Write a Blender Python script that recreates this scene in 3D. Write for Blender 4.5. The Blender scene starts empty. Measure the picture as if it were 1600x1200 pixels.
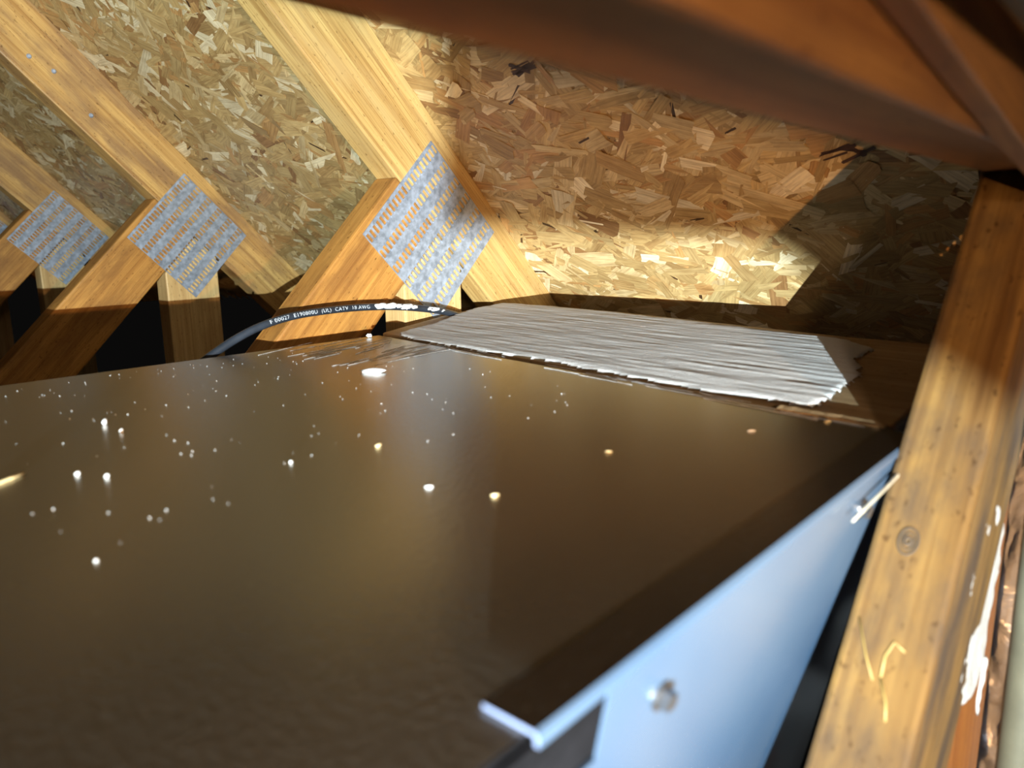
import bpy, bmesh, math, random
from mathutils import Vector, Matrix, noise
random.seed(11)
sc = bpy.context.scene
C = sc.collection

# ---------------------------------------------------------------- camera
# world: X = down-slope horizontal, Y = along the ridge, Z up, metres
F = 1171.06
cx = Vector((0.66089584, -0.75035062, -0.01380691))     # camera right
cy = Vector((-0.1585376, -0.12160761, -0.9798354))      # camera down
cz = Vector((0.73354108, 0.64975806, -0.19932875))      # camera forward
cd = bpy.data.cameras.new('camera'); cam = bpy.data.objects.new('camera', cd); C.objects.link(cam)
right = cx.normalized(); fwd = cz.normalized(); up = right.cross(fwd).normalized(); fwd = up.cross(right)
m = Matrix((right, up, -fwd)).transposed().to_4x4()
cam.matrix_world = m
cd.sensor_width = 36.0; cd.sensor_fit = 'HORIZONTAL'
cd.lens = 36.0 * F / 1600.0
cd.clip_start = 0.005
cd.dof.use_dof = True; cd.dof.focus_distance = 0.86; cd.dof.aperture_fstop = 8.5
sc.camera = cam

# ---------------------------------------------------------------- light, exposure
w = bpy.data.worlds.new('world'); sc.world = w; w.use_nodes = True
w.node_tree.nodes['Background'].inputs[0].default_value = (0.9, 0.85, 0.8, 1)
w.node_tree.nodes['Background'].inputs[1].default_value = 0.003
sc.view_settings.view_transform = 'Standard'; sc.view_settings.look = 'None'
sc.view_settings.gamma = 1; sc.view_settings.exposure = 0.2
sc.view_settings.use_curve_mapping = False
LA = Vector((-0.355, -0.302, -0.0985))
LB = Vector((-0.121, -0.293, -0.090))
LC = Vector((-0.15, -0.22, 0.05))
def look(o, loc, tgt):
    o.location = loc; o.rotation_euler = (Vector(tgt) - Vector(loc)).to_track_quat('-Z', 'Y').to_euler()
ld = bpy.data.lights.new('work_light_beam', 'SPOT'); la = bpy.data.objects.new('work_light_beam', ld); C.objects.link(la)
ld.energy = 140.0; ld.color = (0.84, 1.0, 1.0); ld.shadow_soft_size = 0.0014
ld.spot_size = math.radians(125); ld.spot_blend = 0.6
look(la, LA, LA + Vector((math.cos(math.radians(55)), math.sin(math.radians(55)), 0.06)))
ldh = bpy.data.lights.new('band_fill', 'SPOT'); lh = bpy.data.objects.new('band_fill', ldh); C.objects.link(lh)  # added narrow spot that brightens the sealant band
ldh.energy = 95.0; ldh.color = (0.86, 0.97, 1.0); ldh.shadow_soft_size = 0.0014
ldh.spot_size = math.radians(29); ldh.spot_blend = 1.0
look(lh, LA, LA + Vector((math.cos(math.radians(36)), math.sin(math.radians(36)), 0.03)))
ld2 = bpy.data.lights.new('head_torch_beam', 'POINT'); lb = bpy.data.objects.new('head_torch_beam', ld2); C.objects.link(lb)
ld2.energy = 24.0; ld2.color = (1.0, 0.54, 0.22); ld2.shadow_soft_size = 0.004
lb.location = LB
ld3 = bpy.data.lights.new('warm_fill', 'POINT'); lc = bpy.data.objects.new('warm_fill', ld3); C.objects.link(lc)  # added warm fill for the beam face and lower webs
ld3.energy = 5.5; ld3.color = (1.0, 0.74, 0.5); ld3.shadow_soft_size = 0.02
lc.location = LC
ld4 = bpy.data.lights.new('panel_fill', 'SPOT'); l4 = bpy.data.objects.new('panel_fill', ld4); C.objects.link(l4)  # added cool fill for the shadowed side of the front panel
ld4.energy = 1.0; ld4.color = (0.7, 0.85, 1.0); ld4.shadow_soft_size = 0.02; ld4.spot_size = math.radians(56); ld4.spot_blend = 1.0
look(l4, (-.10, -.01, -.07), (.34, .11, -.25))

# ---------------------------------------------------------------- helpers
def link(o, parent=None):
    C.objects.link(o)
    if parent: o.parent = parent
    return o
def tag(o, label=None, cat=None, group=None, kind=None):
    for k, v in (('label', label), ('category', cat), ('group', group), ('kind', kind)):
        if v: o[k] = v
    return o
def empty(name, loc=(0, 0, 0), **k):
    o = bpy.data.objects.new(name, None); link(o); o.location = loc; o.empty_display_size = .02
    return tag(o, **k)
def mesh_obj(name, verts, faces, mat, parent=None, smooth=False, off=(0, 0, 0)):
    me = bpy.data.meshes.new(name); me.from_pydata([tuple(Vector(v) - Vector(off)) for v in verts], [], faces)
    for mm in (mat if isinstance(mat, (list, tuple)) else [mat]): me.materials.append(mm)
    if smooth:
        for p in me.polygons: p.use_smooth = True
    me.update()
    return link(bpy.data.objects.new(name, me), parent)
def recalc(o):
    b = bmesh.new(); b.from_mesh(o.data); bmesh.ops.recalc_face_normals(b, faces=b.faces); b.to_mesh(o.data); b.free(); return o
class MB:
    def __init__(s): s.v = []; s.f = []; s.mi = []
    def add(s, v, f, mi=0):
        n = len(s.v); s.v += [tuple(a) for a in v]; s.f += [tuple(i + n for i in q) for q in f]; s.mi += [mi] * len(f)
    def box(s, a, b, M=None, mi=0):
        v = [Vector((x, y, z)) for x in (a[0], b[0]) for y in (a[1], b[1]) for z in (a[2], b[2])]
        if M: v = [M @ q for q in v]
        s.add(v, [(0, 1, 3, 2), (4, 6, 7, 5), (0, 4, 5, 1), (2, 3, 7, 6), (0, 2, 6, 4), (1, 5, 7, 3)], mi)
    def tube(s, pts, r, n=12, mi=0, cap=True):
        pts = [Vector(p) for p in pts]; prev = None; base = len(s.v); vs = []
        for i, p in enumerate(pts):
            t = (pts[min(i + 1, len(pts) - 1)] - pts[max(i - 1, 0)]).normalized()
            if prev is None:
                a = t.orthogonal().normalized()
            else:
                a = (prev - t * prev.dot(t)).normalized()
            prev = a; b = t.cross(a); rr = r[i] if isinstance(r, (list, tuple)) else r
            for k in range(n):
                an = 2 * math.pi * k / n; vs.append(p + (a * math.cos(an) + b * math.sin(an)) * rr)
        fs = []
        for i in range(len(pts) - 1):
            for k in range(n):
                fs.append((i * n + k, i * n + (k + 1) % n, (i + 1) * n + (k + 1) % n, (i + 1) * n + k))
        if cap:
            fs.append(tuple(range(n - 1, -1, -1))); fs.append(tuple((len(pts) - 1) * n + k for k in range(n)))
        s.add(vs, fs, mi)
    def build(s, name, mat, parent=None, smooth=False):
        o = mesh_obj(name, s.v, s.f, mat, parent, smooth)
        if any(s.mi):
            for p, i in zip(o.data.polygons, s.mi): p.material_index = i
        return o

# ---------------------------------------------------------------- materials
def mat(name):
    mt = bpy.data.materials.new(name); mt.use_nodes = True
    nt = mt.node_tree; return mt, nt, nt.nodes['Principled BSDF']
def nd(nt, t, **k):
    n = nt.nodes.new(t)
    for a, b in k.items():
        if a.startswith('_'): n.inputs[a[1:].replace('_', ' ')].default_value = b
        else: setattr(n, a, b)
    return n
def ramp(nt, stops, src=None, interp='LINEAR'):
    r = nt.nodes.new('ShaderNodeValToRGB'); cr = r.color_ramp; cr.interpolation = interp
    while len(cr.elements) < len(stops): cr.elements.new(0.5)
    for e, (p, c) in zip(cr.elements, stops):
        e.position = p; e.color = tuple(c) + ((1,) if len(c) == 3 else ())
    if src: nt.links.new(src, r.inputs[0])
    return r
def mixc(nt, mode, fac, a, b):
    n = nt.nodes.new('ShaderNodeMix'); n.data_type = 'RGBA'; n.blend_type = mode
    for s, v in ((n.inputs[0], fac), (n.inputs[6], a), (n.inputs[7], b)):
        if hasattr(v, 'is_linked') or hasattr(v, 'links'): nt.links.new(v, s)
        elif isinstance(v, (int, float)): s.default_value = v
        else: s.default_value = tuple(v) + (1,)
    return n.outputs[2]
def bump(nt, bsdf, h, strength, dist):
    b = nt.nodes.new('ShaderNodeBump'); b.inputs['Strength'].default_value = strength; b.inputs['Distance'].default_value = dist
    nt.links.new(h, b.inputs['Height']); nt.links.new(b.outputs[0], bsdf.inputs['Normal']); return b
def gmap(nt, scale, attr='grain'):
    a = nd(nt, 'ShaderNodeAttribute', attribute_name=attr); mp = nt.nodes.new('ShaderNodeMapping')
    mp.inputs['Scale'].default_value = scale; nt.links.new(a.outputs['Vector'], mp.inputs['Vector']); return mp.outputs[0]
def noi(nt, vec, scale, detail=4, rough=.55, dist=0):
    n = nd(nt, 'ShaderNodeTexNoise', _Scale=scale, _Detail=detail, _Roughness=rough, _Distortion=dist)
    if vec: nt.links.new(vec, n.inputs['Vector'])
    return n.outputs['Fac']

def wood(name, light, dark, stain, stain_amt=.6, rough=.5, grain=1.0, knots=True, spec=.4):
    mt, nt, b = mat(name)
    g1 = noi(nt, gmap(nt, (3, 130, 60)), 1.0, 5, .6, .6)
    g2 = noi(nt, gmap(nt, (9, 700, 300)), 1.0, 3, .6)
    c = ramp(nt, [(.3, dark), (.62, light)], g1).outputs[0]
    fine = ramp(nt, [(.35, (.62, .55, .48)), (.55, (1, 1, 1))], g2).outputs[0]
    c = mixc(nt, 'MULTIPLY', .55 * grain, c, fine)
    bl = noi(nt, gmap(nt, (9, 30, 20)), 1.0, 5, .62)
    blr = ramp(nt, [(.44, (0, 0, 0)), (.62, (1, 1, 1))], bl).outputs[0]
    mu = nd(nt, 'ShaderNodeMath', operation='MULTIPLY'); nt.links.new(blr, mu.inputs[0]); mu.inputs[1].default_value = stain_amt
    c = mixc(nt, 'MIX', mu.outputs[0], c, stain)
    # sparse pores and nicks
    pr = noi(nt, gmap(nt, (160, 420, 300)), 1.0, 2, .5)
    c = mixc(nt, 'MULTIPLY', .7, c, ramp(nt, [(.27, (.3, .22, .15)), (.36, (1, 1, 1))], pr).outputs[0])
    if knots:
        v = nd(nt, 'ShaderNodeTexVoronoi', _Scale=1.0, _Randomness=.9); nt.links.new(gmap(nt, (5.5, 13, 4)), v.inputs['Vector'])
        kn = ramp(nt, [(0, (.10, .04, .015)), (.055, (.20, .09, .03)), (.07, (.04, .02, .01)), (.085, (.5, .35, .2)), (.14, (1, 1, 1))], v.outputs['Distance']).outputs[0]
        c = mixc(nt, 'MULTIPLY', .8, c, kn)
    nt.links.new(c, b.inputs['Base Color']); b.inputs['Roughness'].default_value = rough
    b.inputs['Specular IOR Level'].default_value = spec
    bump(nt, b, g2, .35, .0006)
    return mt
M_chord = wood('wood_honey', (.60, .37, .13), (.36, .18, .05), (.20, .11, .06), .65)
M_chord1 = wood('wood_golden', (.60, .40, .15), (.36, .19, .055), (.50, .36, .17), .4, grain=1.5, knots=False)
M_web = wood('wood_amber', (.52, .26, .065), (.33, .14, .03), (.17, .07, .02), .6)
M_pale = wood('wood_pale', (.66, .47, .22), (.50, .32, .13), (.35, .2, .08), .4, knots=False)
M_post = wood('wood_weathered', (.135, .080, .026), (.068, .034, .011), (.035, .024, .017), .9, .8, spec=.1)
M_scr = wood('wood_scratched', (.24, .17, .05), (.2, .13, .04), (.16, .11, .03), .3, knots=False)
M_red = wood('wood_red', (.20, .075, .015), (.13, .04, .007), (.1, .04, .012), .5, .8, spec=.1)
M_ledge = wood('wood_ledge', (.50, .36, .20), (.34, .22, .11), (.22, .13, .06), .5, knots=False)
M_beam = wood('wood_beam', (.42, .185, .05), (.26, .095, .022), (.16, .06, .02), .5, .6)

def osb_mat():
    mt, nt, b = mat('osb_strands')
    col = nd(nt, 'ShaderNodeAttribute', attribute_name='fcol')
    g = noi(nt, gmap(nt, (18, 420, 1), 'fuv'), 1.0, 4, .65, .3)
    g3 = noi(nt, gmap(nt, (40, 90, 1), 'fuv'), 1.0, 4, .6)
    c = mixc(nt, 'MULTIPLY', .75, col.outputs['Color'], ramp(nt, [(.3, (.55, .48, .4)), (.58, (1.08, 1.05, 1.0))], g).outputs[0])
    c = mixc(nt, 'MULTIPLY', .6, c, ramp(nt, [(.3, (.6, .5, .4)), (.6, (1, 1, 1))], g3).outputs[0])
    nt.links.new(c, b.inputs['Base Color']); b.inputs['Roughness'].default_value = .48
    b.inputs['Specular IOR Level'].default_value = .55
    bump(nt, b, g, .5, .0008)
    return mt
M_osb = osb_mat()
def plain(name, col, rough=.5, metal=0, nscale=60, amt=.3, bs=.1, bd=.001, coat=0):
    mt, nt, b = mat(name)
    tc = nd(nt, 'ShaderNodeTexCoord')
    n = noi(nt, tc.outputs['Object'], nscale, 5, .6)
    lo = tuple(x * (1 - amt) for x in col); hi = tuple(min(1, x * (1 + amt)) for x in col)
    nt.links.new(ramp(nt, [(.35, lo), (.65, hi)], n).outputs[0], b.inputs['Base Color'])
    b.inputs['Roughness'].default_value = rough; b.inputs['Metallic'].default_value = metal
    b.inputs['Coat Weight'].default_value = coat
    if bs: bump(nt, b, n, bs, bd)
    return mt
M_galv = plain('galvanised_steel', (.40, .46, .58), .42, .55, 130, .30, .15, .0005)
M_black = plain('matt_black', (.012, .012, .013), .6)
M_jacket = plain('cable_jacket', (.022, .028, .04), .32, 0, 40, .3, .05)
M_ink = plain('white_ink', (.45, .5, .58), .5, 0, 900, .5, 0)
M_paste = plain('stud_sealant', (.34, .345, .35), .7, 0, 500, .12, .5, .001)
M_chip = plain('wood_chip', (.72, .58, .32), .55, 0, 300)
M_white = plain('white_sealant', (.78, .79, .82), .7, 0, 500, .12, .5, .001)
M_screw = plain('dark_zinc', (.18, .18, .19), .22, .9, 50)
M_edge = plain('bare_metal_edge', (.16, .20, .32), .35, .5, 50, .15)
M_wire = plain('thin_rod', (.60, .54, .42), .3, .6, 50)
M_pipe = plain('grey_pipe', (.07, .07, .05), .55, 0, 30, .15)
M_void = plain('shade_black', (.004, .004, .005), .95)  # near-black colour stands in for shade at the notch and cabinet front
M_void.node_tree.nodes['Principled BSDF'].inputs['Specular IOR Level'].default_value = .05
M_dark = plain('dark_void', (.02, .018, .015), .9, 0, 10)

def cabinet_mat(name, base, dusty=True):
    mt, nt, b = mat(name)
    tc = nd(nt, 'ShaderNodeTexCoord'); o = tc.outputs['Object']
    peel = noi(nt, o, 420, 2, .5)
    big = noi(nt, o, 9, 4, .55)
    dust = noi(nt, o, 75, 6, .7)
    m1 = nd(nt, 'ShaderNodeMath', operation='MULTIPLY'); nt.links.new(ramp(nt, [(.42, (0, 0, 0)), (.7, (1, 1, 1))], big).outputs[0], m1.inputs[0])
    nt.links.new(ramp(nt, [(.4, (.25, .25, .25)), (.68, (1, 1, 1))], dust).outputs[0], m1.inputs[1])
    m2 = nd(nt, 'ShaderNodeMath', operation='MULTIPLY'); nt.links.new(m1.outputs[0], m2.inputs[0]); m2.inputs[1].default_value = .8 if dusty else .15
    c = mixc(nt, 'MIX', m2.outputs[0], base, (.20, .185, .16))
    sp = noi(nt, o, 900, 1, .5)
    c = mixc(nt, 'ADD', .5, c, ramp(nt, [(.765, (0, 0, 0)), (.80, (.6, .58, .5))], sp).outputs[0])
    nt.links.new(c, b.inputs['Base Color'])
    b.inputs['Metallic'].default_value = 0.6 if dusty else .1
    b.inputs['Roughness'].default_value = .25
    b.inputs['IOR'].default_value = 1.8
    b1 = bump(nt, b, peel, .22, .0006)
    return mt
M_cab = cabinet_mat('brown_enamel', (.19, .18, .158))
M_lip = cabinet_mat('brown_enamel_lip', (.022, .016, .012), False)
def panel_mat():
    mt, nt, b = mat('pale_blue_steel')
    tc = nd(nt, 'ShaderNodeTexCoord')
    n = noi(nt, tc.outputs['Object'], 7, 3, .5, .6)
    nt.links.new(ramp(nt, [(.3, (.045, .085, .155)), (.7, (.09, .13, .19))], n).outputs[0], b.inputs['Base Color'])
    b.inputs['Metallic'].default_value = .35; b.inputs['Roughness'].default_value = .25
    bump(nt, b, n, .25, .004)
    return mt
M_panel = panel_mat()
def foil_mat():
    mt, nt, b = mat('crumpled_foil')
    tc = nd(nt, 'ShaderNodeTexCoord')
    v = nd(nt, 'ShaderNodeTexNoise', _Scale=45.0, _Detail=5, _Distortion=1.2); nt.links.new(tc.outputs['Object'], v.inputs['Vector'])
    b.inputs['Base Color'].default_value = (.5, .5, .52, 1); b.inputs['Metallic'].default_value = .35; b.inputs['Roughness'].default_value = .3
    bump(nt, b, v.outputs['Fac'], .8, .006)
    return mt
M_foil = foil_mat()
def sealant_mat():
    mt, nt, b = mat('smeared_sealant')
    a = nd(nt, 'ShaderNodeAttribute', attribute_name='thin')
    tc = nd(nt, 'ShaderNodeTexCoord'); mp = nd(nt, 'ShaderNodeMapping'); mp.inputs['Scale'].default_value = (520, 150, 150)
    mp.inputs['Rotation'].default_value = (0, 0, math.radians(7))
    nt.links.new(tc.outputs['Object'], mp.inputs[0])
    n = noi(nt, mp.outputs[0], 1.0, 6, .68)
    n2 = noi(nt, mp.outputs[0], .22, 4, .6); av = nd(nt, 'ShaderNodeMath', operation='ADD'); nt.links.new(n, av.inputs[0]); nt.links.new(n2, av.inputs[1])
    hf = nd(nt, 'ShaderNodeMath', operation='MULTIPLY'); hf.inputs[1].default_value = .5; nt.links.new(av.outputs[0], hf.inputs[0])
    ad = nd(nt, 'ShaderNodeMath', operation='ADD'); nt.links.new(hf.outputs[0], ad.inputs[0]); nt.links.new(a.outputs['Fac'], ad.inputs[1])
    c = ramp(nt, [(.70, (.96, .96, .98)), (.92, (.66, .56, .48)), (1.15, (.42, .29, .17))], ad.outputs[0]).outputs[0]
    nt.links.new(c, b.inputs['Base Color']); b.inputs['Roughness'].default_value = .65
    bump(nt, b, av.outputs[0], 1.0, .009)
    return mt
M_seal = sealant_mat()

# ---------------------------------------------------------------- boards (polygon in XZ extruded in Y) with grain coordinates
def set_grain(o, d, origin=(0, 0, 0), seed=0.0):
    d = Vector(d).normalized(); t = Vector((0, 1, 0)); a = d.cross(t)
    if a.length < .01: t = Vector((0, 0, 1)); a = d.cross(t)
    a.normalize(); t = a.cross(d)
    at = o.data.attributes.new('grain', 'FLOAT_VECTOR', 'POINT')
    for i, v in enumerate(o.data.vertices):
        q = v.co - Vector(origin); at.data[i].vector = (q.dot(d) + seed * 3.7, q.dot(a) + seed * 1.3, q.dot(t) + seed)
def finish_board(o, bev, d, seed, segs=2):
    b = bmesh.new(); b.from_mesh(o.data); bmesh.ops.recalc_face_normals(b, faces=b.faces)
    bmesh.ops.bevel(b, geom=list(b.edges), offset=bev, segments=segs, profile=.5, affect='EDGES', clamp_overlap=True)
    b.to_mesh(o.data); b.free(); set_grain(o, d, seed=seed); return o
def board(name, poly, y0, y1, mt, d, parent=None, seed=0, bev=.002):
    n = len(poly); v = [(x, y0, z) for x, z in poly] + [(x, y1, z) for x, z in poly]
    f = [tuple(range(n)), tuple(range(2 * n - 1, n - 1, -1))] + [(i, i + n, (i + 1) % n + n, (i + 1) % n) for i in range(n)]
    return finish_board(mesh_obj(name, v, f, mt, parent), bev, d, seed)
def boxboard(name, a, b, mt, d, parent=None, seed=0, bev=.002):
    mb = MB(); mb.box(a, b); return finish_board(mb.build(name, mt, parent), bev, d, seed)

# ---------------------------------------------------------------- roof sheathing (ceiling)
CU = 0.744
nrm = Vector((-1, 0, -1)).normalized()           # underside normal
sl = Vector((1, 0, -1)).normalized()             # down the slope
yy = Vector((0, 1, 0))
def osb():
    org = Vector((CU / 2, 0, CU / 2))
    V = []; Fc = []; col = []; uv = []
    s0, s1, ya, yb = -0.85, 0.715, -0.6, 3.4
    t = .011
    for nn in (0, -t):
        for s, y in ((s0, ya), (s1, ya), (s1, yb), (s0, yb)):
            V.append(org + sl * s + yy * y + nrm * nn); col.append((.30, .20, .09)); uv.append((s, y, 0))
    Fc += [(0, 1, 2, 3), (7, 6, 5, 4), (0, 4, 5, 1), (1, 5, 6, 2), (2, 6, 7, 3), (3, 7, 4, 0)]
    rnd = random.Random(5)
    def flake(s, y, L, W, ang, h, tilt, c, k):
        a = sl * math.cos(ang) + yy * math.sin(ang); b = a.cross(nrm).normalized()
        ctr = org + sl * s + yy * y + nrm * h
        n = len(V); top = []; bot = []
        m_ = 4
        sk1 = rnd.uniform(-.5, .5) * W; sk2 = rnd.uniform(-.5, .5) * W
        w1 = W * rnd.uniform(.75, 1.1); w2 = W * rnd.uniform(.6, 1.1)
        pts = []
        for i in range(m_ + 1):          # one side
            u = i / m_; x = (u - .5) * L + (sk1 if i == 0 else 0) * .5; ww = w1 + (w2 - w1) * u
            pts.append((x, -ww / 2 + rnd.uniform(-.05, .05) * W))
        e = rnd.randint(1, 3)
        for j in range(e):                # ragged end
            pts.append((L / 2 + rnd.uniform(-.05, .07) * L * .6, -w2 / 2 + w2 * (j + .6) / (e + .4)))
        for i in range(m_, -1, -1):
            u = i / m_; x = (u - .5) * L + (sk2 if i == m_ else 0) * .5; ww = w1 + (w2 - w1) * u
            pts.append((x, ww / 2 + rnd.uniform(-.05, .05) * W))
        for j in range(e):
            pts.append((-L / 2 + rnd.uniform(-.07, .05) * L * .6, w1 / 2 - w1 * (j + .6) / (e + .4)))
        tx, ty = tilt
        for px, py in pts:
            V.append(ctr + a * px + b * py + nrm * (tx * px + ty * py)); col.append(c); uv.append((px + k, py + k * .37, 0))
        Fc.append(tuple(range(n, len(V))))
    pal = [((.52, .37, .17), 5), ((.45, .31, .135), 5), ((.60, .46, .25), 4), ((.40, .26, .11), 3), ((.74, .64, .44), 1.8), ((.48, .28, .11), 2.5), ((.28, .15, .06), .7)]
    cols = [p[0] for p in pal]; wts = [p[1] for p in pal]
    def many(N, y0, y1, sa, sb, small=1.0):
        for i in range(N):
            q = i / N
            r = rnd.random()
            if r < .55: L = rnd.uniform(.04, .105); W = rnd.uniform(.009, .030)
            elif r < .85: L = rnd.uniform(.02, .06); W = rnd.uniform(.003, .009)
            else: L = rnd.uniform(.008, .025); W = rnd.uniform(.0015, .005)
            ang = rnd.gauss(math.pi / 2, .75)
            c = rnd.choices(cols, wts)[0]; g = rnd.uniform(.82, 1.15); c = tuple(x * g for x in c)
            if W < .005 and rnd.random() < .12: c = (.07, .035, .015)
            flake(rnd.uniform(sa, sb), rnd.uniform(y0, y1), L, W, ang, .0002 + .0011 * rnd.random() ** 1.2, (rnd.gauss(0, .016), rnd.gauss(0, .035)), c, rnd.uniform(0, 50))
    many(15000, -.05, 1.35, -.45, .71)
    many(6500, 1.35, 2.6, -.2, .71)
    many(1500, 2.6, 3.4, -.2, .71)
    many(1500, -.6, -.05, -.5, .71)
    many(1500, -.2, 1.5, -.85, -.45)
    # the two dark bark inclusions the photograph shows
    for s, y, n_ in ((.304, .505, 5), (.437, .222, 6), (.60, .66, 3)):
        for j in range(n_):
            flake(s + rnd.uniform(-.004, .004), y + rnd.uniform(-.012, .012), rnd.uniform(.012, .032), rnd.uniform(.002, .006), math.pi / 2 + rnd.gauss(0, .35), .0021, (0, 0), (.06, .025, .012), rnd.uniform(0, 50))
    me = bpy.data.meshes.new('ceiling'); me.from_pydata(V, [], Fc); me.materials.append(M_osb)
    ca = me.attributes.new('fcol', 'FLOAT_COLOR', 'POINT'); ca.data.foreach_set('color', [x for c in col for x in (*c, 1)])
    ua = me.attributes.new('fuv', 'FLOAT_VECTOR', 'POINT'); ua.data.foreach_set('vector', [x for u in uv for x in u])
    me.update()
    o = bpy.data.objects.new('ceiling', me); link(o)
    return tag(o, kind='structure')
osb()
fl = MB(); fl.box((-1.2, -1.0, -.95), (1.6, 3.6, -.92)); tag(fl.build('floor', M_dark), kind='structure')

# ---------------------------------------------------------------- trusses
def nail_plate(parent, y):
    # square plate, rows of slots parallel to the web
    mb = MB(); S = .146; nrow = 6; ns = 22; t = .0011; pitch = S / nrow; sl_ = .0128; bar = .0026
    u = Vector((1, 0, 1)).normalized(); v = Vector((1, 0, -1)).normalized(); n = Vector((0, -1, 0))
    M = Matrix((u, v, n)).transposed().to_4x4(); M.translation = Vector((.6105, y, -.0005))
    x0 = -S / 2
    for r in range(nrow):
        a = -S / 2 + r * pitch; s0 = a + .0030; s1 = s0 + sl_
        mb.box((x0, a, 0), (-x0, s0, t), M)
        mb.box((x0, s1, 0), (-x0, a + pitch, t), M)
        p = S / ns
        for k in range(ns + 1):
            c = x0 + k * p; mb.box((max(x0, c - bar / 2), s0, 0), (min(-x0, c + bar / 2), s1, t), M)
            if k < ns:   # curled root of the punched tooth
                mb.box((c + bar / 2, s1 - .0012, t * .3), (c + p - bar / 2, s1 + .0006, t + .0007), M)
                mb.box((c + bar / 2, s0 - .0004, t * .3), (c + p - bar / 2, s0 + .0009, t + .0004), M)
    o = mb.build('gusset_plate', M_galv, parent); return o
def truss(y0, y1, label, mats, seed, near=False, xtop=-.15, gy=.0):
    cm, wm, sm = mats
    t = empty('roof_truss', (0, y0, 0), label=label, cat='roof truss', group='roof trusses under the sheathing')
    k = []
    k.append(board('top_chord', [(xtop, .744 - xtop - .0006), (.86, -.1166), (.86, -.155), (.775, -.155), (xtop, .62 - xtop)], y0, y1, cm, (1, 0, -1), None, seed))
    if near:
        k.append(board('web', [(-.05, 1.1 * -.05 - .507), (.553, .1013 - .0), (.6055, .0135), (.037, -.6)], y0, y1, wm, (1, 0, 1.1), None, seed + .4, .0025))
        k.append(board('stud', [(.365, -.197), (.478, -.078), (.478, -.65), (.365, -.65)], y0 + .002, y1 - .001, sm, (0, 0, 1), None, seed + .8, .0025))
    else:
        k.append(board('web', [(-.25, -.747), (.5585, .0615), (.62, -.0003), (.02, -.6), (-.25, -.87)], y0, y1, wm, (1, 0, 1), None, seed + .4, .003))
        k.append(board('stud', [(.563, -.0595), (.6195, -.0025), (.655, -.037), (.655, -.9), (.563, -.9)], y0 + .001, y1, sm, (0, 0, 1), None, seed + .8))
    for o in k:
        o.parent = t; o.location = (0, -y0, 0)
    p = nail_plate(t, y0 - .0001); p.location = (0, -y0, 0)
    return t
T1 = truss(.66, .698, 'nearest golden roof truss whose large plate sits behind the black cable', (M_chord1, M_web, M_pale), 1.3)
T2 = truss(1.265, 1.303, 'second roof truss from the cable, amber chord with three nail dimples and blue-grey plate', (M_chord, M_web, M_pale), 2.1)
T3 = truss(1.88, 1.918, 'third roof truss from the cable, its plate near the left edge of the photo', (M_chord, M_web, M_pale), 3.6)
T4 = truss(2.49, 2.528, 'farthest roof truss, only slivers of timber and plate at the left edge', (M_chord, M_web, M_pale), 4.2)
T0 = truss(.053, .088, 'large leaning weathered timber of the closest truss at right, above the blue panel', (M_chord, M_post, M_red), 5.9, near=True, xtop=.40)
# nail dimples on the second truss chord
for (x, z) in ((.402, .254), (.432, .238), (.476, .181)):
    mb = MB(); mb.tube([(x, 1.2655, z), (x, 1.2635, z)], [.0040, .0020], 14)
    dm = mb.build('nail_head', M_galv, T2); dm.location = (0, -1.265, 0)

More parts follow.
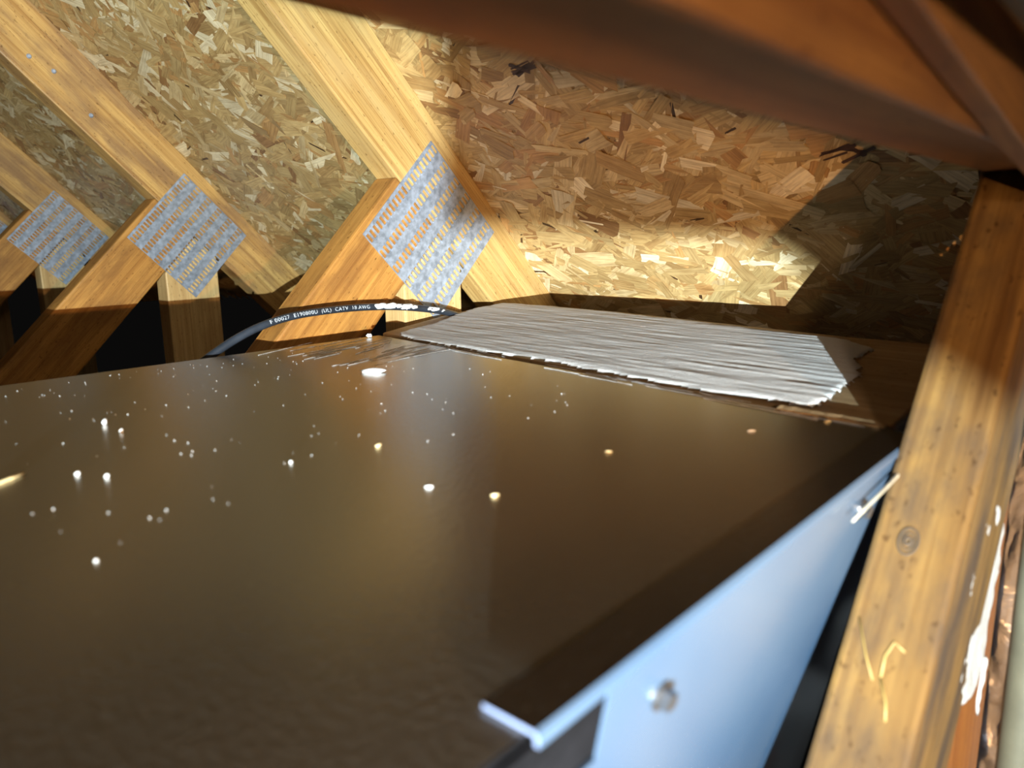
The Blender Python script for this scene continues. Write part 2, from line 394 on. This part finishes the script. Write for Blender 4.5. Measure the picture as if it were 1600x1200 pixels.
# white sealant on the near stud
def blob_patch(name, poly, y, nrm_sign, parent, mt, thick=.003, step=.0028, plane='XZ', seed=0.0, off=(0, 0, 0), thin_fn=None, rag=.004, zfun=None, stretch=(60, 60)):
    """polygon outline in a plane, meshed as a bumpy skin with ragged rim"""
    xs = [p[0] for p in poly]; zs = [p[1] for p in poly]
    def inside(x, z):
        c = False; n = len(poly)
        for i in range(n):
            x1, z1 = poly[i]; x2, z2 = poly[(i + 1) % n]
            if (z1 > z) != (z2 > z) and x < (x2 - x1) * (z - z1) / (z2 - z1) + x1: c = not c
        return c
    def dist(x, z):
        d = 9; n = len(poly)
        for i in range(n):
            a = Vector(poly[i]); b = Vector(poly[(i + 1) % n]); p = Vector((x, z)); ab = b - a
            t = max(0, min(1, (p - a).dot(ab) / max(ab.length_squared, 1e-12))); d = min(d, (p - a - ab * t).length)
        return d
    nx = int((max(xs) - min(xs) + .02) / step) + 1; nz = int((max(zs) - min(zs) + .02) / step) + 1
    idx = {}; V = []; Fc = []; th = []
    x0 = min(xs) - .01; z0 = min(zs) - .01
    for i in range(nx + 1):
        for j in range(nz + 1):
            x = x0 + i * step; z = z0 + j * step
            d = dist(x, z) * (1 if inside(x, z) else -1)
            rg = noise.fractal(Vector((x * stretch[0] * 1.5 + seed, z * stretch[1] * 1.5, seed)), 1, 2, 4) * rag
            d += rg
            if d < -.0005: continue
            h = thick * min(1, max(0, d) / .004) ** .6
            n1 = noise.fractal(Vector((x * stretch[0], z * stretch[1], seed)), 1, 2, 5)
            hh = max(.0001, h * (.6 + .7 * n1) if plane == 'XZ' or parent else h * (.75 + .03 * n1)) if d > 0 else -.0006
            idx[(i, j)] = len(V)
            if plane == 'XZ': V.append((x, y - hh, z))
            else: V.append((x, z, (zfun(x, z) if zfun else y) + hh))
            tv = .0
            if thin_fn: tv = thin_fn(x, z, d)
            th.append(tv + max(0, .25 - d / .02) * .25 - n1 * .25)
    for (i, j) in idx:
        if all(q in idx for q in ((i + 1, j), (i + 1, j + 1), (i, j + 1))):
            Fc.append((idx[(i, j)], idx[(i + 1, j)], idx[(i + 1, j + 1)], idx[(i, j + 1)]))
    o = mesh_obj(name, V, Fc, mt, parent, True)
    at = o.data.attributes.new('thin', 'FLOAT', 'POINT'); at.data.foreach_set('value', th)
    o.location = off; recalc(o)
    return o
pp = blob_patch('sealant_smear', [(.375, -.135), (.415, -.128), (.452, -.155), (.458, -.185), (.447, -.232), (.42, -.242), (.385, -.228), (.367, -.21), (.367, -.14)],
                .055, -1, T0, M_paste, .0028, .0022, seed=3.3, off=(0, -.053, 0), rag=.0035, stretch=(45, 45))
mb = MB(); mb.tube([(.447 + .003 * math.sin(i * .9), .0546, -.232 - .0045 * i) for i in range(9)], [.002, .0022, .0016, .002, .0012, .0016, .001, .0012, .0006], 6)
s2 = mb.build('sealant_drip', M_paste, T0, True); s2.location = (0, -.053, 0); s2.scale = (1, 1, 1)

# ---------------------------------------------------------------- near horizontal beam + thin batten + pipe (top of the picture)
tag(boxboard('cross_beam', (-.45, .053, .0285), (.70, .088, .1175), M_beam, (1, 0, 0), None, 7.7, .002),
    'dark-bottomed horizontal timber beam crossing close overhead, blurred', 'timber beam')
tag(board('batten', [(.02, .062), (.34, .0235), (.60, -.002), (.60, .053), (.34, .053), (.02, .075)], .0445, .0528, M_beam, (1, 0, -.1), None, 8.8, .001),
    'thin brown timber batten on the face of the overhead beam, top right', 'batten')
mb = MB(); mb.tube([(.05 + i * .05, .030, .0545 + .0006 * i) for i in range(12)], .0105, 20)
tag(mb.build('conduit', M_pipe, None, True), 'grey-green pipe blurred in the top right corner', 'pipe')
mb = MB(); mb.tube([(.46, .0370, -.04), (.46, .0360, -.2), (.46, .0345, -.34), (.46, .0340, -.6)], .0095, 28)
tag(mb.build('drain_pipe', M_pipe, None, True), 'grey-green upright pipe along the right edge beside foil', 'pipe')

# foil wrapped duct
def foil():
    V = []; Fc = []; nu, nv = 160, 160; c = Vector((.585, .030, 0)); R = .058
    for i in range(nu):
        for j in range(nv + 1):
            a = 2 * math.pi * i / nu; z = -.70 + .655 * j / nv
            q = Vector((math.cos(a) * 3, math.sin(a) * 3, z * 14))
            r = R + .010 * noise.ridged_multi_fractal(q * 1.1, 1, 2, 5, 1, 2)
            V.append(c + Vector((r * math.cos(a), r * math.sin(a), z)))
    for i in range(nu):
        for j in range(nv):
            Fc.append((i * (nv + 1) + j, ((i + 1) % nu) * (nv + 1) + j, ((i + 1) % nu) * (nv + 1) + j + 1, i * (nv + 1) + j + 1))
    Fc.append(tuple(i * (nv + 1) + nv for i in range(nu)))
    o = mesh_obj('foil_duct', V, Fc, M_foil, None, True)
    return tag(o, 'crumpled silver foil duct wrap in the lower right corner', 'duct')
foil()

# ---------------------------------------------------------------- furnace cabinet
ZC = -.103
cab = empty('furnace_cabinet', (0, .35, -.6), label='dark brown sheet-metal furnace cabinet with glossy top and pale blue front', cat='furnace')
def under(o, p): o.parent = p; o.matrix_parent_inverse = Matrix.Translation(p.location).inverted(); return o
tp = [(-.6, .0902), (.408, .0902), (.485, .612), (-.6, .648)]
bt = [(-.6, .188), (.408, .188), (.485, .612), (-.6, .648)]
V = [(x, y, ZC) for x, y in tp] + [(x, y, -.6) for x, y in bt]
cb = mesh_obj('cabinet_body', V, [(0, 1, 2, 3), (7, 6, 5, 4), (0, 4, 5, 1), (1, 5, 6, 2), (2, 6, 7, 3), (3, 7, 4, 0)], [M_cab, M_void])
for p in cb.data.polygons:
    if abs(p.normal.y) > .5 and p.center.y < .3: p.material_index = 1  # front face coloured near-black for its shade
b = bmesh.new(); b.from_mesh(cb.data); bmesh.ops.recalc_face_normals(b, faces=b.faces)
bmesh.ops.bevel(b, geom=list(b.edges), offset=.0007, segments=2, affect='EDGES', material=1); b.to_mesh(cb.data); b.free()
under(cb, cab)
# lip: brown strip on top, folded metal edge
mb = MB(); x0, x1 = .1055, .392
prof = [(.1035, ZC + .0002), (.1035, ZC + .0014), (.0886, ZC + .0014), (.0874, ZC + .0004), (.0874, ZC - .0020), (.0886, ZC - .0020), (.0886, ZC + .0002)]
n = len(prof)
mb.add([(x0, y, z) for y, z in prof] + [(x1 + (.102 - y) * 0.0 + (y - .0885) * 1.2, y, z) for y, z in prof],
       [tuple(range(n)), tuple(range(2 * n - 1, n - 1, -1))] + [(i, i + n, (i + 1) % n + n, (i + 1) % n) for i in range(n)])
lip = mb.build('lip', [M_lip, M_edge, M_panel]); recalc(lip)
for p in lip.data.polygons:
    if abs(p.normal.x) > .9 and p.center.x < .2: p.material_index = 1
    if p.normal.y < -.6: p.material_index = 2
under(lip, cab); lip['label'] = 'folded brown lip with bright bare metal edge'
# tilted front panel
def py(z): return .0882 + (ZC - .002 - z) * .19
def panel(name, xa, xb, za, zb, mt, dy=0, t=.0012, notch=None):
    mb = MB(); vs = []
    for x in (xa, xb):
        for z in (za, zb):
            for d in (0, t): vs.append((x, py(z) + dy + d, z))
    mb.add(vs, [(0, 1, 3, 2), (4, 6, 7, 5), (0, 4, 5, 1), (2, 3, 7, 6), (0, 2, 6, 4), (1, 5, 7, 3)])
    o = mb.build(name, mt); recalc(o); under(o, cab); return o
fp = panel('front_panel', .133, .376, ZC - .003, -.5, M_panel); fp['label'] = 'pale blue glossy steel front panel'
lp = panel('lower_panel', .02, .131, -.1245, -.5, M_panel, -.001); lp['label'] = 'small pale blue panel below the notch'
rp = panel('recess', .02, .134, ZC - .002, -.5, M_void, .0006); rp['label'] = 'near-black sheet for the shade in the recess at the notched corner'  # dark sheet in place of the notch's shade
# hex screws
def screw(x, z, r, hb):
    y = py(z); mb = MB()
    nn = Vector((0, -1, -.19)).normalized(); c = Vector((x, y, z))
    mb.tube([c + nn * .0002, c + nn * .0009], [r * 1.25, r * 1.2], 24)
    mb.tube([c + nn * .0009, c + nn * (.0009 + hb), c + nn * (.0012 + hb)], [r * .85, r * .85, r * .7], 6)
    mb.tube([c + nn * (.0012 + hb), c + nn * (.0014 + hb)], [r * .35, r * .2], 12)
    o = mb.build('screw', M_screw); under(o, cab); return o
screw(.1625, -.1240, .0036, .0030)
screw(.3285, -.1195, .0040, .0032)
# thin rod in front of the panel
mb = MB(); mb.tube([(.45, .0850, -.107), (.40, .0850, -.109), (.34, .0850, -.1125), (.300, .0855, -.1150)], [.0009, .0009, .0008, .0004], 8)
tag(mb.build('thin_rod', M_wire, None, True), 'thin pale wire rod running past the upper panel screw behind the post', 'wire')

# ---------------------------------------------------------------- ledger board and sealant band
def ledge():
    top = [(.4185, .1035), (.632, .1035), (.640, .20), (.668, .34), (.690, .45), (.706, .58), (.706, .642), (.60, .642), (.5, .625)]
    zt = -.1005
    def tz(x, y): return -.1030 + (x - (.4185 + (y - .1) * .147)) * .072 - .0004
    n = len(top); V = [(x, y, tz(x, y)) for x, y in top] + [(x, y, zt - .036) for x, y in top]
    o = mesh_obj('ledger_board', V, [tuple(range(n)), tuple(range(2 * n - 1, n - 1, -1))] + [(i, i + n, (i + 1) % n + n, (i + 1) % n) for i in range(n)], M_ledge)
    finish_board(o, .0015, (.13, 1, 0), 3.1)
    tag(o, 'rough brown ledger board between cabinet and roof, partly coated white', 'board')
    return o
led = ledge()
def bandz(x, y):
    q = x - (.4185 + (y - .1) * .147)
    if q < 0: return ZC + .0001
    r = .00030 * noise.fractal(Vector((q * 150, y * 16 + q * 20, 2.2)), 1, 2, 4) + .00025 * noise.noise(Vector((q * 45, y * 22, 8.1)))
    return -.1029 + q * .072 + r
def thin(x, y, d):
    v = -.10
    v += max(0, (.185 - y)) * 6
    xe = .40 + y * .15
    if y < .48: v += max(0, (x - (.585 + y * .12))) * 7
    v += .13 * math.sin((x - y * .14) * 170 + 5 * noise.noise(Vector((x * 12, y * 9, 0))))
    return v
band = [(.430, .150), (.435, .20), (.442, .26), (.462, .36), (.470, .43), (.476, .50), (.483, .55), (.492, .588), (.51, .605), (.56, .610), (.62, .630), (.66, .640),
        (.702, .632), (.700, .57), (.686, .47), (.672, .40), (.655, .32), (.637, .25), (.622, .19), (.60, .165), (.56, .165), (.52, .150), (.47, .146)]
sb = blob_patch('sealant_band', band, -.1, 1, None, M_seal, .0016, .0020, 'XY', 1.7, thin_fn=thin, rag=.0035, zfun=bandz, stretch=(75, 16))
tag(sb, 'wide trowelled band of white sealant beside the cabinet top', 'sealant')
# sealant crumbs along the far rim of the band
mb = MB()
rnd = random.Random(3)
def lump(mb, c, r, s=(1, 1, 1), seed=0):
    bm = bmesh.new(); bmesh.ops.create_icosphere(bm, subdivisions=2, radius=1)
    v = []
    for q in bm.verts:
        k = 1 + .55 * noise.noise(q.co * 1.7 + Vector((seed, seed * 2, 0)))
        v.append(Vector((q.co.x * s[0], q.co.y * s[1], q.co.z * s[2])) * r * k + Vector(c))
    f = [tuple(x.index for x in fc.verts) for fc in bm.faces]; bm.free(); mb.add(v, f)
for (x, y) in ((.652, .318), (.648, .31), (.655, .335), (.70, .60), (.69, .625), (.66, .636), (.62, .625), (.60, .618), (.68, .635)):
    mb = MB(); lump(mb, (x, y, -.0975), rnd.uniform(.002, .0042), (1, 1.5, .8), rnd.uniform(0, 90))
    o = mb.build('ragged_crest', M_white, sb, True)
# thin streaks dragged across the cabinet corner
mb = MB()
def streak(mb, x, y, L, W, dirv, h=.0004):
    d = Vector((dirv[0], dirv[1], 0)).normalized(); s = Vector((-d.y, d.x, 0)); n = 9; v = []
    for i in range(n + 1):
        u = i / n; ww = W * math.sin(math.pi * (.08 + .9 * u)) * rnd.uniform(.4, 1.2)
        c = Vector((x, y, ZC + .0002)) + d * (u - .5) * L + s * rnd.gauss(0, W * .25)
        v += [c - s * ww, c + Vector((0, 0, h * rnd.uniform(.4, 1))), c + s * ww]
    f = []
    for i in range(n):
        a = i * 3; f += [(a, a + 3, a + 4, a + 1), (a + 1, a + 4, a + 5, a + 2)]
    mb.add(v, f)
for i in range(34):
    u = rnd.random(); streak(mb, rnd.uniform(.36, .455), .615 - rnd.random() * .14, rnd.uniform(.02, .09), rnd.uniform(.0003, .0011), (.95, .22 + rnd.gauss(0, .07)))
for i in range(22):
    y = rnd.uniform(.12, .50); streak(mb, .4165 + (y - .1) * .147 - rnd.uniform(.003, .016), y, rnd.uniform(.02, .07), rnd.uniform(.0004, .0012), (.14, 1))
for i in range(5): streak(mb, .425 + rnd.uniform(-.01, .01), .50 + i * .013, .05, .0012, (.9, .35))
st = mb.build('sealant_streaks', M_white, None, True); under(st, cab); st['kind'] = 'stuff'; st['label'] = 'thin white sealant streaks'
# torn strip at the right end of the board
tv = []; tf = []
for i in range(26):
    u = i / 25; y = .105 + u * .06
    a = .4075 + .0015 * noise.noise(Vector((i * .7, 0, 0))) + u * .008
    bb = .4165 + .0022 * noise.noise(Vector((i * .45, 5, 0))) + u * .006
    if bb < a: bb = a + .001
    tv += [(a, y, ZC + .0003), (bb, y, ZC + .0009 + .0008 * abs(noise.noise(Vector((i * .21, 9, 0)))))]
for i in range(25): tf.append((2 * i, 2 * i + 1, 2 * i + 3, 2 * i + 2))
tp_ = mesh_obj('torn_tape', tv, tf, M_ledge); set_grain(tp_, (0, 1, 0), seed=2)
sm = tp_.modifiers.new('thick', 'SOLIDIFY'); sm.thickness = .0006; sm.offset = 1
tag(tp_, 'torn tan strip of tape at the right end of the sealant band', 'tape')

# ---------------------------------------------------------------- coaxial cable
cab_pts = [(.20, .640, -.175), (.265, .640, -.135), (.305, .637, -.1105), (.336, .634, -.0935), (.364, .631, -.0825), (.395, .630, -.0765), (.428, .630, -.0745), (.474, .630, -.0745), (.525, .630, -.0780), (.581, .631, -.0865), (.624, .636, -.0975), (.655, .652, -.112), (.69, .655, -.135), (.72, .655, -.18)]
def catmull(P, n):
    P = [Vector(p) for p in P]; out = []
    for i in range(len(P) - 1):
        p0 = P[max(0, i - 1)]; p1 = P[i]; p2 = P[i + 1]; p3 = P[min(len(P) - 1, i + 2)]
        for k in range(n):
            t = k / n; out.append(.5 * ((2 * p1) + (p2 - p0) * t + (2 * p0 - 5 * p1 + 4 * p2 - p3) * t * t + (3 * p1 - p0 - 3 * p2 + p3) * t ** 3))
    out.append(P[-1]); return out
cl = catmull(cab_pts, 12); CR = .0037
cable = empty('coaxial_cable', (.42, .63, -.08), label='black coaxial cable arching across the nearest truss, printed white lettering', cat='cable')
mb = MB(); mb.tube(cl, CR, 20); o = mb.build('jacket', M_jacket, None, True); under(o, cable)
arc = [0]
for i in range(1, len(cl)): arc.append(arc[-1] + (cl[i] - cl[i - 1]).length)
def at_arc(s):
    for i in range(1, len(arc)):
        if arc[i] >= s:
            t = (s - arc[i - 1]) / (arc[i] - arc[i - 1]); return cl[i - 1].lerp(cl[i], t), (cl[i] - cl[i - 1]).normalized()
    return cl[-1], (cl[-1] - cl[-2]).normalized()
cu = bpy.data.curves.new('printing', 'FONT'); cu.body = 'F 00027  E190800U  (UL)  CATV  18 AWG'; cu.size = .0052; cu.space_character = 1.12
to = bpy.data.objects.new('tmp', cu); link(to); bpy.context.view_layer.update()
dg = bpy.context.evaluated_depsgraph_get(); tm = bpy.data.meshes.new_from_object(to.evaluated_get(dg)); bpy.data.objects.remove(to)
bm = bmesh.new(); bm.from_mesh(tm)
bmesh.ops.subdivide_edges(bm, edges=[e for e in bm.edges if e.calc_length() > .001], cuts=1)
xs = [v.co.x for v in bm.verts]; tw = max(xs) - min(xs)
s_end = min(range(len(cl)), key=lambda i: abs(cl[i].x - .487)); s_end = arc[s_end]; s_start = min(range(len(cl)), key=lambda i: abs(cl[i].x - .372)); s_start = arc[s_start]
kx = (s_end - s_start) / tw
toward = Vector((-.62, -.76, .15)).normalized()
for v in bm.verts:
    s = s_start + (v.co.x - min(xs)) * kx; c, t = at_arc(s)
    side = (toward - t * toward.dot(t)).normalized(); upv = side.cross(t) * -1
    if upv.z < 0: upv = -upv
    an = (v.co.y - .0018) / CR
    v.co = c + side * math.cos(an) * (CR + .00012) + upv * math.sin(an) * (CR + .00012)
bm.to_mesh(tm); bm.free(); tm.materials.clear(); tm.materials.append(M_ink); tm.name = 'printing'
po = bpy.data.objects.new('printing', tm); link(po); under(po, cable); po['label'] = 'white printed lettering CATV 18 AWG'
mb = MB()
for (x, r, sx) in ((.497, .0022, 2.2), (.505, .0028, 2.0), (.515, .0030, 2.4), (.526, .0026, 2.2), (.537, .0030, 2.2), (.548, .0022, 2), (.572, .0020, 2.4), (.583, .0024, 2.6), (.592, .0018, 2)):
    i = min(range(len(cl)), key=lambda k: abs(cl[k].x - x)); c = cl[i] + Vector((-.5, -.72, .28)).normalized() * (CR * .86)
    lump(mb, c, r * 1.25, (sx * 1.15, .6, .85), x * 99)
o = mb.build('sealant_smear', M_white, None, True); under(o, cable)

# ---------------------------------------------------------------- debris on the cabinet
def chip(x, y, L, W, H, rz, label, mt, name='wood_chip', cat='wood chip', group='debris lying on the cabinet top'):
    mb = MB(); lump(mb, (0, 0, 0), 1, (L / 2, W / 2, H / 2), x * 70 + y * 31)
    o = mb.build(name, mt, None, True); o.location = (x, y, ZC + H * .42); o.rotation_euler = (0, 0, rz)
    return tag(o, label, cat, group)
chip(.223, .286, .0052, .0022, .0016, .3, 'pale wood chip on the cabinet below the plate reflection, largest in the middle', M_chip)
chip(.207, .193, .0036, .0016, .0013, -.6, 'cream wood chip nearest the dark shadow in the centre of the cabinet top', M_chip)
chip(.197, .221, .0034, .0014, .0011, -.6, 'bluish white crumb just left of the cream chip at centre', M_white, 'sealant_crumb', 'sealant crumb')
chip(.285, .192, .0036, .0014, .0010, -.9, 'small pink-grey chip on the right half of the cabinet top', M_chip)
chip(.405, .132, .0052, .0014, .0012, -.5, 'yellow wood splinter near the torn tape', M_chip)
chip(.362, .156, .0050, .0009, .0010, -.75, 'thin glinting sliver below the sealant band at right', M_white, 'sealant_crumb', 'sealant crumb')
chip(.154, .442, .0034, .0022, .0034, .3, 'tallest white crumb on the left of the cabinet top', M_white, 'sealant_crumb', 'sealant crumb')
chip(.153, .417, .0032, .0022, .0022, 1.3, 'white crumb just right of and below the tallest left crumb', M_white, 'sealant_crumb', 'sealant crumb')
chip(.110, .355, .0024, .0018, .0018, 0, 'left one of two round white specks on the left of the cabinet', M_white, 'sealant_crumb', 'sealant crumb')
chip(.117, .341, .0022, .0018, .0018, 0, 'right one of two round white specks on the left of the cabinet', M_white, 'sealant_crumb', 'sealant crumb')
chip(.180, .296, .0018, .0014, .0014, 0, 'single bright speck left of the largest wood chip', M_white, 'sealant_crumb', 'sealant crumb')
chip(.080, .252, .0014, .0012, .0009, 0, 'blurred pair-like grey speck low on the left of the cabinet', M_white, 'sealant_crumb', 'sealant crumb')
chip(.084, .368, .030, .0020, .0016, 0.55, 'long pale splinter at the left edge of the cabinet top', M_chip, 'wood_splinter', 'wood chip')
chip(.468, .606, .0060, .0040, .0050, 0, 'white sealant crumb on the far rim of the cabinet under the cable', M_white, 'sealant_crumb', 'sealant crumb')
chip(.348, .447, .020, .009, .0034, -.85, 'wide flat white sealant dab on the cabinet below the nearest plate', M_white, 'sealant_dab', 'sealant dab')
mb = MB()
for i in range(230):
    y = .60 - .34 * rnd.random() ** 1.7; x = rnd.uniform(.05, .43)
    r = rnd.uniform(.00012, .00034)
    mb.box((x, y, ZC + .0001), (x + r * 1.5, y + r * 1.2, ZC + r * 1.3))
du = mb.build('dust_specks', M_white); tag(du, 'fine white dust specks scattered over the cabinet top', 'dust', kind='stuff')

# scratches and pale scar on the near post
mb = MB()
def on_post(y, z): return Vector(((z + .507) / 1.1, y, z)) + Vector((-1.1, 0, 1)).normalized() * .0004
def scr(pts, r):
    mb.tube([on_post(*p) for p in pts], r, 6)
scr([(.0835, -.162), (.0770, -.173), (.0725, -.179)], .0004)
scr([(.0700, -.1775), (.0705, -.171), (.0685, -.166), (.0640, -.168)], .0005)
scr([(.0700, -.1775), (.0660, -.184), (.0645, -.189)], .0005)
o = mb.build('scratches', M_scr, T0, True); set_grain(o, (1, 0, 1.1)); o.location = (0, -.053, 0)

kc = on_post(.0735, -.1335); kd = Vector((1, 0, 1.1)).normalized()
mb = MB()
for rr, tr in ((.0062, .0005), (.0040, .0004), (.0018, .0007)):
    mb.tube([kc + kd * rr * math.cos(a * math.pi / 12) + Vector((0, 1, 0)) * rr * .62 * math.sin(a * math.pi / 12) for a in range(25)], tr, 6, cap=False)
o = mb.build('knot', plain('knot_wood', (.035, .022, .012), .8), T0, True); o.location = (0, -.053, 0)
# ---------------------------------------------------------------- added plates, out of view, that block and shape the two low lamps' light
PROF = [(44.4, .0764), (41, .0696), (29.4, .0668), (27.2, .0416), (25.9, .0276), (24.7, .011), (-10, .01)]  # blocker outline, drawn from the wanted shadow edges
def hooded(name, L, R, troof, prof, label, aim, square=False):  # builds an added lamp body with plates that cut its light
    wl = empty(name, tuple(L), label=label, cat='work light')
    def dv(az, t): a = math.radians(az); return Vector((math.cos(a), math.sin(a), t))
    a = math.radians(aim); ax = Vector((math.cos(a), math.sin(a), .05)).normalized()
    mb = MB(); mb.tube([-ax * .05, -ax * .014, -ax * .008], [.010, .010, .008], 24); mb.build('housing', M_black, wl)
    hz = R * troof; mb = MB()
    pts = [(0, 0)] + [(R * math.cos(math.radians(q)), R * math.sin(math.radians(q))) for q in range(-20, 141, 10)]
    if square: pts = [(-.03, -.03), (.22, -.03), (.22, R), (-.03, R)]
    n = len(pts); mb.add([(x, y, hz) for x, y in pts] + [(x, y, hz + .0012) for x, y in pts], [tuple(range(n - 1, -1, -1)), tuple(range(n, 2 * n))] + [(i, (i + 1) % n, (i + 1) % n + n, i + n) for i in range(n)])
    mb.build('block_roof', M_black, wl)  # added roof plate, stops light going upward
    if prof:
        mb = MB(); v = []
        for az, t in prof:
            d = dv(az, t) * R * .98; v += [d, Vector((d.x, d.y, hz)), d * 1.02, Vector((d.x * 1.02, d.y * 1.02, hz))]
        f = []
        for i in range(len(prof) - 1):
            q = i * 4; r = q + 4; f += [(q, r, r + 1, q + 1), (q + 2, q + 3, r + 3, r + 2), (q, q + 2, r + 2, r)]
        f += [(0, 1, 3, 2), (q + 4, q + 6, q + 7, q + 5)]
        mb.add(v, f); mb.build('gobo', M_black, wl)  # added plate shaped to cast the wanted shadow edge
    return wl
hooded('light_blocker', LA, .09, .33, PROF, 'added unseen black light blocker with a side shutter, low beside the photographer', 62)
hooded('light_blocker', LB, .09, .30, None, 'added unseen black light blocker without a shutter, nearer to the posts', 45, True)
